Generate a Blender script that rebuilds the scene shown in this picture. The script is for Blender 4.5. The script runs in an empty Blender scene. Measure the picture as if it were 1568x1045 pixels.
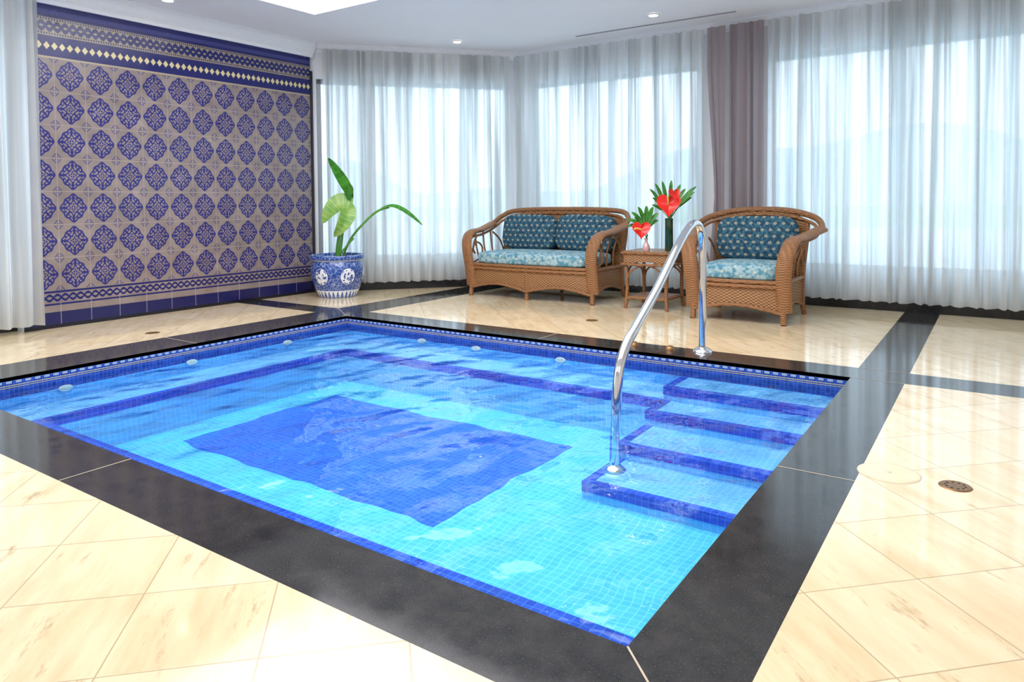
import bpy, bmesh, math, random
from mathutils import Vector, Matrix
random.seed(7)
sc = bpy.context.scene
try:
    sc.view_settings.view_transform = 'Standard'
    sc.view_settings.look = 'None'
except Exception: pass
sc.view_settings.exposure = 0.16
sc.view_settings.gamma = 0.95

# ------------------------------------------------------------ node helper
class NT:
    def __init__(s, name):
        s.mat = bpy.data.materials.new(name); s.mat.use_nodes = True
        s.nt = s.mat.node_tree; s.nt.nodes.clear()
        s.out = s.nt.nodes.new('ShaderNodeOutputMaterial')
    def node(s, t, **kw):
        n = s.nt.nodes.new(t)
        for k, v in kw.items(): setattr(n, k, v)
        return n
    def set(s, sock, v):
        if isinstance(v, bpy.types.NodeSocket): s.nt.links.new(v, sock)
        elif v is not None:
            if isinstance(v, (tuple, list)) and len(v) == 3 and sock.type == 'RGBA': v = (*v, 1)
            sock.default_value = v
    def m(s, op, a, b=None, c=None, clamp=False):
        n = s.node('ShaderNodeMath', operation=op, use_clamp=clamp)
        s.set(n.inputs[0], a)
        if b is not None: s.set(n.inputs[1], b)
        if c is not None: s.set(n.inputs[2], c)
        return n.outputs[0]
    def mix(s, f, a, b, blend='MIX'):
        n = s.node('ShaderNodeMix', data_type='RGBA', blend_type=blend)
        s.set(n.inputs[0], f); s.set(n.inputs[6], a); s.set(n.inputs[7], b)
        return n.outputs[2]
    def between(s, v, a, b):
        return s.m('MULTIPLY', s.m('GREATER_THAN', v, a), s.m('LESS_THAN', v, b))
    def xyz(s, vec):
        n = s.node('ShaderNodeSeparateXYZ'); s.set(n.inputs[0], vec); return n.outputs
    def comb(s, x, y, z):
        n = s.node('ShaderNodeCombineXYZ')
        for i, v in enumerate((x, y, z)): s.set(n.inputs[i], v)
        return n.outputs[0]
    def uv(s): return s.xyz(s.node('ShaderNodeTexCoord').outputs['UV'])
    def obj(s): return s.node('ShaderNodeTexCoord').outputs['Object']
    def pos(s): return s.node('ShaderNodeNewGeometry').outputs['Position']
    def noise(s, vec, scale, detail=3, rough=.5):
        n = s.node('ShaderNodeTexNoise'); s.set(n.inputs['Vector'], vec)
        n.inputs['Scale'].default_value = scale; n.inputs['Detail'].default_value = detail
        n.inputs['Roughness'].default_value = rough
        return n.outputs[0]
    def mrange(s, v, a, b, c=0, d=1):
        n = s.node('ShaderNodeMapRange'); n.clamp = True
        s.set(n.inputs[0], v)
        for i, x in enumerate((a, b, c, d)): n.inputs[i+1].default_value = x
        return n.outputs[0]
    def cell(s, v, p, off=0):  # returns fract-0.5 , floor
        q = s.m('DIVIDE', s.m('SUBTRACT', v, off), p)
        return s.m('SUBTRACT', s.m('FRACT', q), .5), s.m('FLOOR', q)
    def bump(s, h, strength=.3, dist=.01):
        n = s.node('ShaderNodeBump'); n.inputs['Strength'].default_value = strength
        n.inputs['Distance'].default_value = dist; s.set(n.inputs['Height'], h)
        return n.outputs[0]
    def bsdf(s, col, rough=.5, metal=0, normal=None, spec=.5, coat=0, emis=None, estr=0):
        n = s.node('ShaderNodeBsdfPrincipled')
        s.set(n.inputs['Base Color'], col); s.set(n.inputs['Roughness'], rough)
        s.set(n.inputs['Metallic'], metal)
        n.inputs['Specular IOR Level'].default_value = spec
        n.inputs['Coat Weight'].default_value = coat
        n.inputs['Coat Roughness'].default_value = .08
        if normal is not None: s.set(n.inputs['Normal'], normal)
        if emis is not None:
            s.set(n.inputs['Emission Color'], emis); n.inputs['Emission Strength'].default_value = estr
        return n.outputs[0]
    def done(s, shader):
        s.nt.links.new(shader, s.out.inputs[0]); return s.mat

def simple(name, col, rough=.5, metal=0, var=.06, vscale=20, spec=.5, coat=0):
    t = NT(name)
    n = t.noise(t.obj(), vscale)
    c = t.mix(t.mrange(n, .3, .7, 0, 1), tuple(x*(1-var) for x in col), tuple(min(1, x*(1+var)) for x in col))
    return t.done(t.bsdf(c, rough, metal, spec=spec, coat=coat))

def emit(name, col, st):
    t = NT(name); e = t.node('ShaderNodeEmission')
    t.set(e.inputs[0], col); e.inputs[1].default_value = st
    return t.done(e.outputs[0])

# ------------------------------------------------------------ materials
def mat_floor():
    t = NT('cream_marble_tile'); p = t.xyz(t.pos())
    r2 = 1/math.sqrt(2); P = .33
    a = t.m('MULTIPLY', t.m('ADD', p[0], p[1]), r2)
    b = t.m('MULTIPLY', t.m('SUBTRACT', p[1], p[0]), r2)
    fa, ia = t.cell(a, P, .056-3.3); fb, ib = t.cell(b, P, .289-3.3)
    g = t.m('MAXIMUM', t.m('ABSOLUTE', fa), t.m('ABSOLUTE', fb))
    grout = t.mrange(g, .4925, .4955)
    wn = t.node('ShaderNodeTexWhiteNoise', noise_dimensions='2D'); t.set(wn.inputs[0], t.comb(ia, ib, 0))
    rnd = wn.outputs[0]
    # veins run with the tile diagonal
    vec = t.comb(t.m('MULTIPLY', a, 9), t.m('MULTIPLY', b, 1.6), t.m('MULTIPLY', rnd, 6))
    v1 = t.noise(vec, 1.6, 6, .62)
    c = t.mix(t.mrange(v1, .33, .70), (.87, .71, .47), (.70, .52, .30))
    c = t.mix(t.mrange(rnd, 0, 1, 0, .45), c, (.88, .75, .55))
    vein = t.noise(t.comb(t.m('MULTIPLY', a, 14), t.m('MULTIPLY', b, 3), rnd), 1.2, 8, .75)
    c = t.mix(t.mrange(vein, .58, .70, 0, .75), c, (.40, .27, .13))
    c = t.mix(t.m('MULTIPLY', grout, .75), c, (.42, .31, .18))
    bmp = t.bump(t.m('ADD', t.m('MULTIPLY', v1, .3), t.m('SUBTRACT', 1, grout)), .10, .003)
    return t.done(t.bsdf(c, t.mrange(v1, .3, .7, .04, .10), normal=bmp, spec=.8))
def mat_granite():
    t = NT('black_granite'); p = t.pos()
    n = t.noise(p, 220, 2, .7); n2 = t.noise(p, 14, 3)
    c = t.mix(t.mrange(n2, .3, .7), (.024, .023, .023), (.046, .042, .040))
    c = t.mix(t.mrange(n, .60, .70, 0, .8), c, (.13, .12, .11))
    bm = t.bump(t.noise(p, 3.5, 2), .15, .004)
    return t.done(t.bsdf(c, t.mrange(n2, .3, .7, .07, .12), spec=.55, normal=bm))
def mosaic(name, c1, c2, grout, P=.032, gw=.43, band=False, wob=.010):
    t = NT(name); u = t.uv()
    if wob:
        pp = t.pos()
        w1 = t.m('MULTIPLY', t.m('SUBTRACT', t.noise(pp, 4.5, 1), .5), wob*2)
        w2 = t.m('MULTIPLY', t.m('SUBTRACT', t.noise(pp, 5.5, 1), .5), wob*2)
        u = (t.m('ADD', u[0], w1), t.m('ADD', u[1], w2))
    fu, iu = t.cell(u[0], P); fv, iv = t.cell(u[1], P)
    g = t.mrange(t.m('MAXIMUM', t.m('ABSOLUTE', fu), t.m('ABSOLUTE', fv)), gw, gw+.03)
    wn = t.node('ShaderNodeTexWhiteNoise', noise_dimensions='2D'); t.set(wn.inputs[0], t.comb(iu, iv, 0))
    c = t.mix(wn.outputs[0], c1, c2)
    c = t.mix(t.m('MULTIPLY', g, .65), c, grout)
    if band:
        f2, i2 = t.cell(u[0], .05)
        yel = t.m('MULTIPLY', t.between(u[1], .024, .038), t.m('GREATER_THAN', t.m('ABSOLUTE', f2), .2))
        c = t.mix(yel, c, (.38, .42, .50))
        key = t.m('MULTIPLY', t.between(u[1], .048, .053), 1.0)
        c = t.mix(key, c, (.55, .45, .22))
        key = t.m('MULTIPLY', t.between(u[1], .060, .064), 1.0)
        c = t.mix(key, c, (.50, .42, .22))
    return t.done(t.bsdf(c, .2))
def mat_basin():
    t = NT('pool_floor_mosaic'); pp = t.pos(); q = t.xyz(pp)
    w1 = t.m('MULTIPLY', t.m('SUBTRACT', t.noise(pp, 3.2, 1), .5), .10)
    w2 = t.m('MULTIPLY', t.m('SUBTRACT', t.noise(pp, 3.9, 1), .5), .10)
    x = t.m('ADD', q[0], w1); y = t.m('ADD', q[1], w2)
    fu, iu = t.cell(x, .034); fv, iv = t.cell(y, .034)
    g = t.m('MULTIPLY', t.mrange(t.m('MAXIMUM', t.m('ABSOLUTE', fu), t.m('ABSOLUTE', fv)), .42, .45), .6)
    wn = t.node('ShaderNodeTexWhiteNoise', noise_dimensions='2D'); t.set(wn.inputs[0], t.comb(iu, iv, 0))
    r = wn.outputs[0]
    a = t.mix(g, t.mix(r, (.09, .58, .82), (.13, .66, .88)), (.32, .84, .95))
    b = t.mix(g, t.mix(r, (.03, .13, .68), (.05, .18, .78)), (.12, .34, .90))
    ins = t.m('MULTIPLY', t.between(x, -4.10, -2.05), t.between(y, 2.38, 3.62))
    return t.done(t.bsdf(t.mix(ins, a, b), .2))
def mat_water():
    t = NT('pool_water'); p = t.pos()
    mp = t.node('ShaderNodeMapping'); t.set(mp.inputs[0], p)
    mp.inputs['Rotation'].default_value = (0, 0, math.radians(-34)); mp.inputs['Scale'].default_value = (1.8, 1.2, 1)
    n = t.noise(mp.outputs[0], 2.6, 1, .4); n2 = t.noise(p, 8, 2, .5)
    h = t.m('ADD', n, t.m('MULTIPLY', n2, .20))
    bm = t.bump(h, .65, .08)
    tr = t.node('ShaderNodeBsdfTransparent'); tr.inputs[0].default_value = (.92, .99, 1, 1)
    gl = t.node('ShaderNodeBsdfGlossy'); gl.inputs['Roughness'].default_value = .008; t.set(gl.inputs['Normal'], bm)
    fr = t.node('ShaderNodeFresnel'); fr.inputs[0].default_value = 1.45; t.set(fr.inputs['Normal'], bm)
    mx = t.node('ShaderNodeMixShader'); t.set(mx.inputs[0], fr.outputs[0])
    t.set(mx.inputs[1], tr.outputs[0]); t.set(mx.inputs[2], gl.outputs[0])
    return t.done(mx.outputs[0])
def mat_sheer(name, col, openness, tw=.68, dk=.66):
    t = NT(name); u = t.uv()
    lw = t.node('ShaderNodeLayerWeight'); lw.inputs[0].default_value = .35
    # gathered cloth: openness varies along the width, fold shading painted as darker streaks
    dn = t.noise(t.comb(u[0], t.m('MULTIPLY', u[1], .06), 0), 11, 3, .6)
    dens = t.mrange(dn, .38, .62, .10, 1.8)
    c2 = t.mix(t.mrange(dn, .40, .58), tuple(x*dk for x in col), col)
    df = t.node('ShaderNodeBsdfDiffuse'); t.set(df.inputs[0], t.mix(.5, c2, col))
    tl = t.node('ShaderNodeBsdfTranslucent'); t.set(tl.inputs[0], c2)
    a = t.node('ShaderNodeMixShader'); a.inputs[0].default_value = tw
    t.set(a.inputs[1], df.outputs[0]); t.set(a.inputs[2], tl.outputs[0])
    tr = t.node('ShaderNodeBsdfTransparent')
    b = t.node('ShaderNodeMixShader')
    f = t.m('MULTIPLY', t.m('MULTIPLY', t.m('SUBTRACT', 1, lw.outputs['Facing']), openness), dens)
    t.set(b.inputs[0], f); t.set(b.inputs[1], a.outputs[0]); t.set(b.inputs[2], tr.outputs[0])
    return t.done(b.outputs[0])
def mat_tilewall():
    t = NT('talavera_wall_tile'); u = t.uv(); P = .2355; PV = 1.88/7
    U, V = u[0], u[1]
    tan = (.33, .27, .20); navy = (.016, .018, .13); tan2 = (.44, .36, .25)
    n = t.noise(t.comb(U, V, 0), 6, 4)
    base = t.mix(t.mrange(n, .3, .7), (.225, .18, .165), (.31, .255, .235))
    fu, iu = t.cell(U, P); fv, iv = t.cell(V, PV, .30)
    th = t.m('ARCTAN2', fv, fu); r = t.m('SQRT', t.m('ADD', t.m('MULTIPLY', fu, fu), t.m('MULTIPLY', fv, fv)))
    c4 = t.m('COSINE', t.m('MULTIPLY', th, 4)); c8 = t.m('COSINE', t.m('MULTIPLY', th, 8)); c16 = t.m('COSINE', t.m('MULTIPLY', th, 16))
    # scalloped medallion: outer quatrefoil outline, petals, inner boss
    s = t.m('SUBTRACT', t.m('SUBTRACT', r, t.m('MULTIPLY', c4, .028)), t.m('MULTIPLY', c8, .022))
    dark = t.between(s, .345, .400)
    dark = t.m('MAXIMUM', dark, t.between(s, .275, .300))
    dark = t.m('MAXIMUM', dark, t.between(s, .150, .205))
    dark = t.m('MAXIMUM', dark, t.between(s, .045, .095))
    dark = t.m('MAXIMUM', dark, t.m('MULTIPLY', t.between(s, .2, .28), t.m('GREATER_THAN', c8, .35)))
    dark = t.m('MAXIMUM', dark, t.m('MULTIPLY', t.between(s, .30, .35), t.m('GREATER_THAN', c16, .1)))
    au, av = t.m('ABSOLUTE', fu), t.m('ABSOLUTE', fv)
    dm = t.m('ADD', au, av)
    dark = t.m('MAXIMUM', dark, t.m('MULTIPLY', t.between(dm, .82, .86), .8))
    dark = t.m('MAXIMUM', dark, t.m('MULTIPLY', t.between(dm, .91, .95), .8))
    dark = t.m('MULTIPLY', dark, t.m('LESS_THAN', t.m('MAXIMUM', au, av), .48))
    dark = t.m('MULTIPLY', dark, t.between(V, .30, 2.18))
    col = t.mix(dark, base, t.mix(n, (.020, .022, .15), (.042, .040, .21)))
    gr = t.m('MULTIPLY', t.m('GREATER_THAN', t.m('MAXIMUM', au, av), .49), t.between(V, .3, 2.18))
    col = t.mix(t.m('MULTIPLY', gr, .5), col, (.44, .39, .34))
    # upper bands
    col = t.mix(t.between(V, 2.18, 2.36), col, navy)
    col = t.mix(t.between(V, 2.175, 2.19), col, tan2)
    f2, _ = t.cell(U, .058); f2v = t.m('DIVIDE', t.m('SUBTRACT', V, 2.275), .075)
    dia = t.m('LESS_THAN', t.m('ADD', t.m('ABSOLUTE', f2), t.m('ABSOLUTE', f2v)), .42)
    col = t.mix(t.m('MULTIPLY', dia, t.between(V, 2.23, 2.32)), col, (.68, .58, .32))
    col = t.mix(t.between(V, 2.355, 2.50), col, tan)
    wav = t.m('MULTIPLY', t.m('SINE', t.m('MULTIPLY', U, 2*math.pi/.1175)), .028)
    wv = t.m('ABSOLUTE', t.m('SUBTRACT', t.m('ABSOLUTE', t.m('SUBTRACT', V, 2.43)), t.m('ABSOLUTE', wav)))
    sc_ = t.m('MULTIPLY', t.m('LESS_THAN', wv, .018), t.between(V, 2.37, 2.49))
    col = t.mix(sc_, col, navy)
    ck, _ = t.cell(U, .02)
    col = t.mix(t.m('MULTIPLY', t.between(V, 2.365, 2.38), t.m('GREATER_THAN', ck, 0)), col, navy)
    col = t.mix(t.m('MULTIPLY', t.between(V, 2.48, 2.495), t.m('GREATER_THAN', ck, 0)), col, navy)
    col = t.mix(t.m('GREATER_THAN', V, 2.50), col, navy)
    col = t.mix(t.between(V, 2.525, 2.56), col, (.05, .055, .22))
    # lower bands
    col = t.mix(t.between(V, .285, .302), col, navy)
    wv2 = t.m('ABSOLUTE', t.m('SUBTRACT', t.m('ABSOLUTE', t.m('SUBTRACT', V, .245)), t.m('ABSOLUTE', t.m('MULTIPLY', wav, .8))))
    col = t.mix(t.m('MULTIPLY', t.m('LESS_THAN', wv2, .010), t.between(V, .2, .285)), col, navy)
    col = t.mix(t.between(V, .185, .20), col, navy)
    col = t.mix(t.m('LESS_THAN', V, .13), col, (.013, .014, .10))
    lg = t.m('MULTIPLY', t.m('LESS_THAN', V, .2), t.m('GREATER_THAN', au, .485))
    col = t.mix(t.m('MULTIPLY', lg, .35), col, (.5, .5, .6))
    col = t.mix(t.m('LESS_THAN', V, .03), col, (.01, .01, .02))
    return t.done(t.bsdf(col, t.mrange(n, .3, .7, .12, .28), normal=t.bump(t.m('ADD', dark, t.m('MULTIPLY', gr, -1)), .15, .002)))
def mat_wicker(name, light, dark, k1=.022, k2=.012):
    t = NT(name); p = t.xyz(t.obj())
    s1 = t.m('SINE', t.m('MULTIPLY', t.m('ADD', p[0], p[1]), math.pi/k1)); s2 = t.m('SINE', t.m('MULTIPLY', t.m('ADD', p[2], t.m('MULTIPLY', p[1], .7)), math.pi/k2))
    h = t.m('MULTIPLY_ADD', t.m('MULTIPLY', s1, s2), .5, .5)
    n = t.noise(t.obj(), 12, 4)
    c = t.mix(t.mrange(h, .05, .8), dark, light)
    c = t.mix(t.mrange(n, .35, .7, 0, .5), c, tuple(x*.6 for x in light))
    return t.done(t.bsdf(c, .38, normal=t.bump(h, .8, .006)))
def mat_fab_dark():
    t = NT('teal_flower_fabric'); p = t.xyz(t.obj()); P = .068
    fz0, iz = t.cell(p[2], P*.8)
    off = t.m('MULTIPLY', t.m('MODULO', t.m('ABSOLUTE', iz), 2), P/2)
    fx, _ = t.cell(t.m('ADD', p[0], off), P)
    r = t.m('SQRT', t.m('ADD', t.m('MULTIPLY', fx, fx), t.m('MULTIPLY', fz0, fz0)))
    th = t.m('ARCTAN2', fz0, fx)
    s = t.m('SUBTRACT', r, t.m('MULTIPLY', t.m('COSINE', t.m('MULTIPLY', th, 5)), .08))
    fl = t.m('MULTIPLY', t.m('LESS_THAN', s, .19), t.m('GREATER_THAN', r, .05))
    n = t.noise(t.obj(), 45, 2)
    c = t.mix(t.mrange(n, .45, .6), (.025, .07, .12), (.06, .17, .23))
    c = t.mix(fl, c, (.45, .42, .30))
    return t.done(t.bsdf(c, .8, spec=.2))
def mat_fab_light():
    t = NT('aqua_floral_fabric')
    v = t.node('ShaderNodeTexVoronoi'); t.set(v.inputs['Vector'], t.obj()); v.inputs['Scale'].default_value = 17
    n = t.noise(t.obj(), 30, 4)
    c = t.mix(t.mrange(n, .40, .56), (.10, .28, .38), (.38, .52, .55))
    c = t.mix(t.mrange(v.outputs[0], .15, .28, .8, 0), c, (.62, .62, .48))
    return t.done(t.bsdf(c, .8, spec=.2))
def mat_pot():
    t = NT('blue_white_porcelain'); u = t.uv()
    v = t.node('ShaderNodeTexVoronoi', feature='DISTANCE_TO_EDGE'); t.set(v.inputs['Vector'], t.comb(t.m('MULTIPLY', u[0], 1.6), u[1], 0)); v.inputs['Scale'].default_value = 26
    n = t.noise(t.obj(), 30, 4)
    base = t.mix(t.mrange(v.outputs[0], .02, .05), (.35, .47, .72), (.03, .08, .34))
    fu, _ = t.cell(u[0], 1/6, .03)
    x = t.m('DIVIDE', fu, .30); y = t.m('DIVIDE', t.m('SUBTRACT', u[1], .23), .095)
    e = t.m('SQRT', t.m('ADD', t.m('MULTIPLY', x, x), t.m('MULTIPLY', y, y)))
    med = t.m('LESS_THAN', e, 1)
    bird = t.m('MULTIPLY', t.m('LESS_THAN', e, .85), t.m('GREATER_THAN', n, .54))
    mc = t.mix(bird, (.85, .88, .92), (.04, .10, .35))
    mc = t.mix(t.between(e, .9, 1.0), mc, (.03, .06, .3))
    c = t.mix(med, base, mc)
    f3, _ = t.cell(u[0], 1/30)
    z = t.m('MULTIPLY', t.m('LESS_THAN', u[1], .07), t.m('GREATER_THAN', t.m('ADD', t.m('ABSOLUTE', f3), t.m('MULTIPLY', u[1], 5)), .45))
    c = t.mix(z, c, (.8, .84, .92))
    c = t.mix(t.between(u[1], .385, .40), c, (.8, .84, .92))
    c = t.mix(t.between(u[1], .07, .08), c, (.8, .84, .92))
    return t.done(t.bsdf(c, .12, coat=.5))
def mat_leaf(name, c1, c2):
    t = NT(name); n = t.noise(t.obj(), 9, 3); u = t.uv()
    c = t.mix(t.mrange(n, .35, .65), c1, c2)
    rib = t.m('GREATER_THAN', t.m('SINE', t.m('MULTIPLY', u[1], 60)), .9)
    c = t.mix(t.m('MULTIPLY', rib, .3), c, tuple(min(1, x*1.8) for x in c2))
    return t.done(t.bsdf(c, .35))

M = dict(
 floor=mat_floor(), granite=mat_granite(),
 basin=mat_basin(),
 mos_tread=mosaic('tread_mosaic', (.18, .54, .92), (.22, .60, .95), (.42, .78, .98), wob=.02),
 mos_blue=mosaic('blue_pool_mosaic', (.12, .48, .88), (.16, .54, .92), (.28, .66, .95), wob=.02),
 mos_trim=mosaic('navy_trim_mosaic', (.02, .06, .52), (.03, .10, .66), (.12, .26, .76)),
 mos_band=mosaic('patterned_waterline_mosaic', (.012, .04, .26), (.025, .08, .42), (.10, .20, .45), P=.025, band=True, wob=0),
 water=mat_water(), tilewall=mat_tilewall(),
 sheer=mat_sheer('sheer_curtain_fabric', (.93, .94, .93), .15),
 taupe=mat_sheer('taupe_drape_fabric', (.46, .40, .41), .02, .45, .85),
 wicker=mat_wicker('woven_wicker', (.47, .24, .10), (.13, .055, .02)),
 cane=mat_wicker('wrapped_cane', (.44, .21, .085), (.20, .08, .03), .05, .009),
 fabd=mat_fab_dark(), fabl=mat_fab_light(), pot=mat_pot(),
 leaf=mat_leaf('green_leaf', (.03, .16, .02), (.08, .32, .03)),
 leafl=mat_leaf('pale_green_leaf', (.14, .34, .05), (.32, .46, .12)),
 stem=simple('green_stem', (.10, .32, .05), .4),
 red=simple('red_spathe', (.85, .02, .01), .25, coat=.4),
 spadix=simple('yellow_spadix', (.85, .55, .12), .5),
 greenglass=simple('dark_green_glass', (.01, .05, .015), .05, coat=1),
 pinkglass=simple('pink_glass', (.75, .45, .45), .1, coat=1),
 chrome=simple('polished_steel', (.80, .80, .82), .07, 1, var=.01),
 wall=simple('white_wall_paint', (.80, .80, .82), .6, var=.01, vscale=3),
 ceil=simple('ceiling_paint', (.92, .91, .95), .55, var=.01, vscale=2),
 trim=simple('white_trim', (.88, .88, .91), .4, var=.01),
 frame=simple('grey_window_frame', (.30, .32, .34), .3, var=.05),
 post=simple('dark_corner_post', (.02, .022, .03), .3, var=.05),
 kerb=simple('black_skirting', (.012, .012, .015), .15, var=.2),
 soil=simple('dark_soil', (.05, .03, .02), .9, var=.4, vscale=60),
 bronze=simple('bronze_drain', (.28, .15, .06), .35, .6, var=.3, vscale=80),
 jet=simple('cream_jet_plastic', (.92, .86, .66), .3),
 cream=simple('cream_cover', (.80, .64, .42), .15),
 grout=simple('pale_grout', (.55, .47, .36), .7),
 slot=simple('grey_vent', (.35, .35, .40), .5),
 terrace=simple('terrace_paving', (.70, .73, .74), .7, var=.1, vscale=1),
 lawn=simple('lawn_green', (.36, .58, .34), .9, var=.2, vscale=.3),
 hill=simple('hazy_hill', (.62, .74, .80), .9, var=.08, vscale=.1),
 skyl=emit('skylight_diffuser', (.98, .98, 1), 4.6),
 lamp=emit('downlight_lens', (1, .86, .62), 18),
)
t = NT('window_glass')
tr = t.node('ShaderNodeBsdfTransparent'); tr.inputs[0].default_value = (.92, .97, 1, 1)
gl = t.node('ShaderNodeBsdfGlossy'); gl.inputs['Roughness'].default_value = .02
mx = t.node('ShaderNodeMixShader'); mx.inputs[0].default_value = .06
t.set(mx.inputs[1], tr.outputs[0]); t.set(mx.inputs[2], gl.outputs[0]); M['glass'] = t.done(mx.outputs[0])

# ------------------------------------------------------------ geometry helper
class Geo:
    def __init__(s): s.v = []; s.f = []; s.uv = []; s.mi = []
    def add(s, vs, fs, mat=0, uvs=None):
        o = len(s.v); s.v += [Vector(v) for v in vs]
        for i, f in enumerate(fs):
            s.f.append([o+k for k in f]); s.mi.append(mat)
            s.uv.append(uvs[i] if uvs else [(0, 0)]*len(f))
    def quad(s, a, b, c, d, mat=0, uv0=(0, 0)):
        a, b, c, d = map(Vector, (a, b, c, d)); w = (b-a).length; h = (d-a).length
        u, v = uv0
        s.add([a, b, c, d], [[0, 1, 2, 3]], mat, [[(u, v), (u+w, v), (u+w, v+h), (u, v+h)]])
    def box(s, x0, x1, y0, y1, z0, z1, mat=0, M4=None):
        q = s.quad
        P = lambda x, y, z: (M4 @ Vector((x, y, z))) if M4 else Vector((x, y, z))
        q(P(x0,y0,z1),P(x1,y0,z1),P(x1,y1,z1),P(x0,y1,z1),mat,(x0,y0))
        q(P(x0,y1,z0),P(x1,y1,z0),P(x1,y0,z0),P(x0,y0,z0),mat,(x0,y0))
        q(P(x0,y0,z0),P(x1,y0,z0),P(x1,y0,z1),P(x0,y0,z1),mat,(x0,z0))
        q(P(x1,y1,z0),P(x0,y1,z0),P(x0,y1,z1),P(x1,y1,z1),mat,(x0,z0))
        q(P(x0,y1,z0),P(x0,y0,z0),P(x0,y0,z1),P(x0,y1,z1),mat,(y0,z0))
        q(P(x1,y0,z0),P(x1,y1,z0),P(x1,y1,z1),P(x1,y0,z1),mat,(y0,z0))
    def sweep(s, pts, r, seg=10, mat=0, closed=False, rb=None, side=None, cap=True):
        pts = [Vector(p) for p in pts]; n = len(pts); rings = []
        prev = None
        for i in range(n):
            a = pts[(i-1) % n] if (closed or i > 0) else pts[0]
            b = pts[(i+1) % n] if (closed or i < n-1) else pts[-1]
            tg = (b-a).normalized()
            if side is not None: n1 = Vector(side)
            elif prev is None: n1 = Vector((0, 0, 1)) if abs(tg.z) < .9 else Vector((1, 0, 0))
            else: n1 = prev
            n1 = (n1 - tg*n1.dot(tg)).normalized(); prev = n1; n2 = tg.cross(n1)
            ra = r[i] if isinstance(r, (list, tuple)) else r
            rbb = ra if rb is None else rb
            rings.append([pts[i] + n1*ra*math.cos(2*math.pi*k/seg) + n2*rbb*math.sin(2*math.pi*k/seg) for k in range(seg)])
        vs = [p for rg in rings for p in rg]; fs = []
        for i in range(n if closed else n-1):
            j = (i+1) % n
            for k in range(seg):
                l = (k+1) % seg; fs.append([i*seg+k, i*seg+l, j*seg+l, j*seg+k])
        if cap and not closed:
            fs.append([k for k in range(seg)][::-1]); fs.append([(n-1)*seg+k for k in range(seg)])
        s.add(vs, fs, mat)
    def lathe(s, prof, seg=40, c=(0, 0, 0), mat=0):
        vs = []; fs = []; uv = []
        for i, (r, z) in enumerate(prof):
            for k in range(seg):
                a = 2*math.pi*k/seg; vs.append((c[0]+r*math.cos(a), c[1]+r*math.sin(a), c[2]+z))
        for i in range(len(prof)-1):
            for k in range(seg):
                l = (k+1) % seg; fs.append([i*seg+k, i*seg+l, (i+1)*seg+l, (i+1)*seg+k])
                u0, u1 = k/seg, (k+1)/seg; z0, z1 = prof[i][1], prof[i+1][1]
                uv.append([(u0, z0), (u1, z0), (u1, z1), (u0, z1)])
        s.add(vs, fs, mat, uv)
    def disc(s, c, r, n=(0, 0, 1), seg=28, mat=0, h=.004, sq=1):
        n = Vector(n).normalized(); c = Vector(c)
        if abs(n.z) < .5: b = Vector((0, 0, sq)); a = Vector((0, 0, 1)).cross(n)
        else: a = n.orthogonal().normalized(); b = n.cross(a)
        if n.dot(a.cross(b)) < 0: a = -a
        vs = [c+n*h*0+ (a*math.cos(2*math.pi*k/seg)+b*math.sin(2*math.pi*k/seg))*r for k in range(seg)]
        vs += [c+n*h+ (a*math.cos(2*math.pi*k/seg)+b*math.sin(2*math.pi*k/seg))*r*.92 for k in range(seg)]
        fs = [[k, (k+1) % seg, seg+(k+1) % seg, seg+k] for k in range(seg)] + [[seg+k for k in range(seg)]]
        s.add(vs, fs, mat)
    def cushion(s, M4, hx, hy, hz, e=5, n=10, puff=.18, mat=0):
        for ax in range(3):
            for sg in (-1, 1):
                vs = []; fs = []
                for i in range(n+1):
                    for j in range(n+1):
                        a = math.sin((-1+2*i/n)*math.pi/2*.98)/math.sin(math.pi/2*.98); b = math.sin((-1+2*j/n)*math.pi/2*.98)/math.sin(math.pi/2*.98)
                        p = [0, 0, 0]; p[ax] = sg; p[(ax+1) % 3] = a; p[(ax+2) % 3] = b
                        k = (abs(p[0])**e+abs(p[1])**e+abs(p[2])**e)**(-1/e)
                        x, y, z = p[0]*k, p[1]*k, p[2]*k
                        z2 = z*(1+puff*(1-x*x)*(1-y*y)) if abs(z) > 0 else z
                        vs.append(M4 @ Vector((x*hx, y*hy, z2*hz)))
                for i in range(n):
                    for j in range(n):
                        f = [i*(n+1)+j, (i+1)*(n+1)+j, (i+1)*(n+1)+j+1, i*(n+1)+j+1]
                        fs.append(f if sg > 0 else f[::-1])
                s.add(vs, fs, mat)
    def leaf(s, spine, width, up=(0, 0, 1), fold=.25, n=16, mat=0, shape='lance', bow=None):
        pts = catmull(spine, max(2, n//(len(spine)-1)))
        N = len(pts); vs = []; fs = []; uv = []
        for i, p in enumerate(pts):
            tt = i/(N-1)
            tg = (pts[min(i+1, N-1)]-pts[max(i-1, 0)]).normalized()
            sd = tg.cross(Vector(up)).normalized(); nm = sd.cross(tg)
            if shape == 'lance': w = width*math.sin(math.pi*min(1, tt*.97+.015))**.8
            else: w = width*(math.sin(math.pi*tt**.6))**.75 if 0 < tt < 1 else 0
            w = max(w, .001)
            for k, q in enumerate((-1, -.5, 0, .5, 1)):
                vs.append(p+sd*w*q+nm*abs(q)*w*fold)
        for i in range(N-1):
            for k in range(4):
                fs.append([i*5+k, i*5+k+1, (i+1)*5+k+1, (i+1)*5+k])
                uv.append([(k/4, i/N), ((k+1)/4, i/N), ((k+1)/4, (i+1)/N), (k/4, (i+1)/N)])
        s.add(vs, fs, mat, uv)
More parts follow.
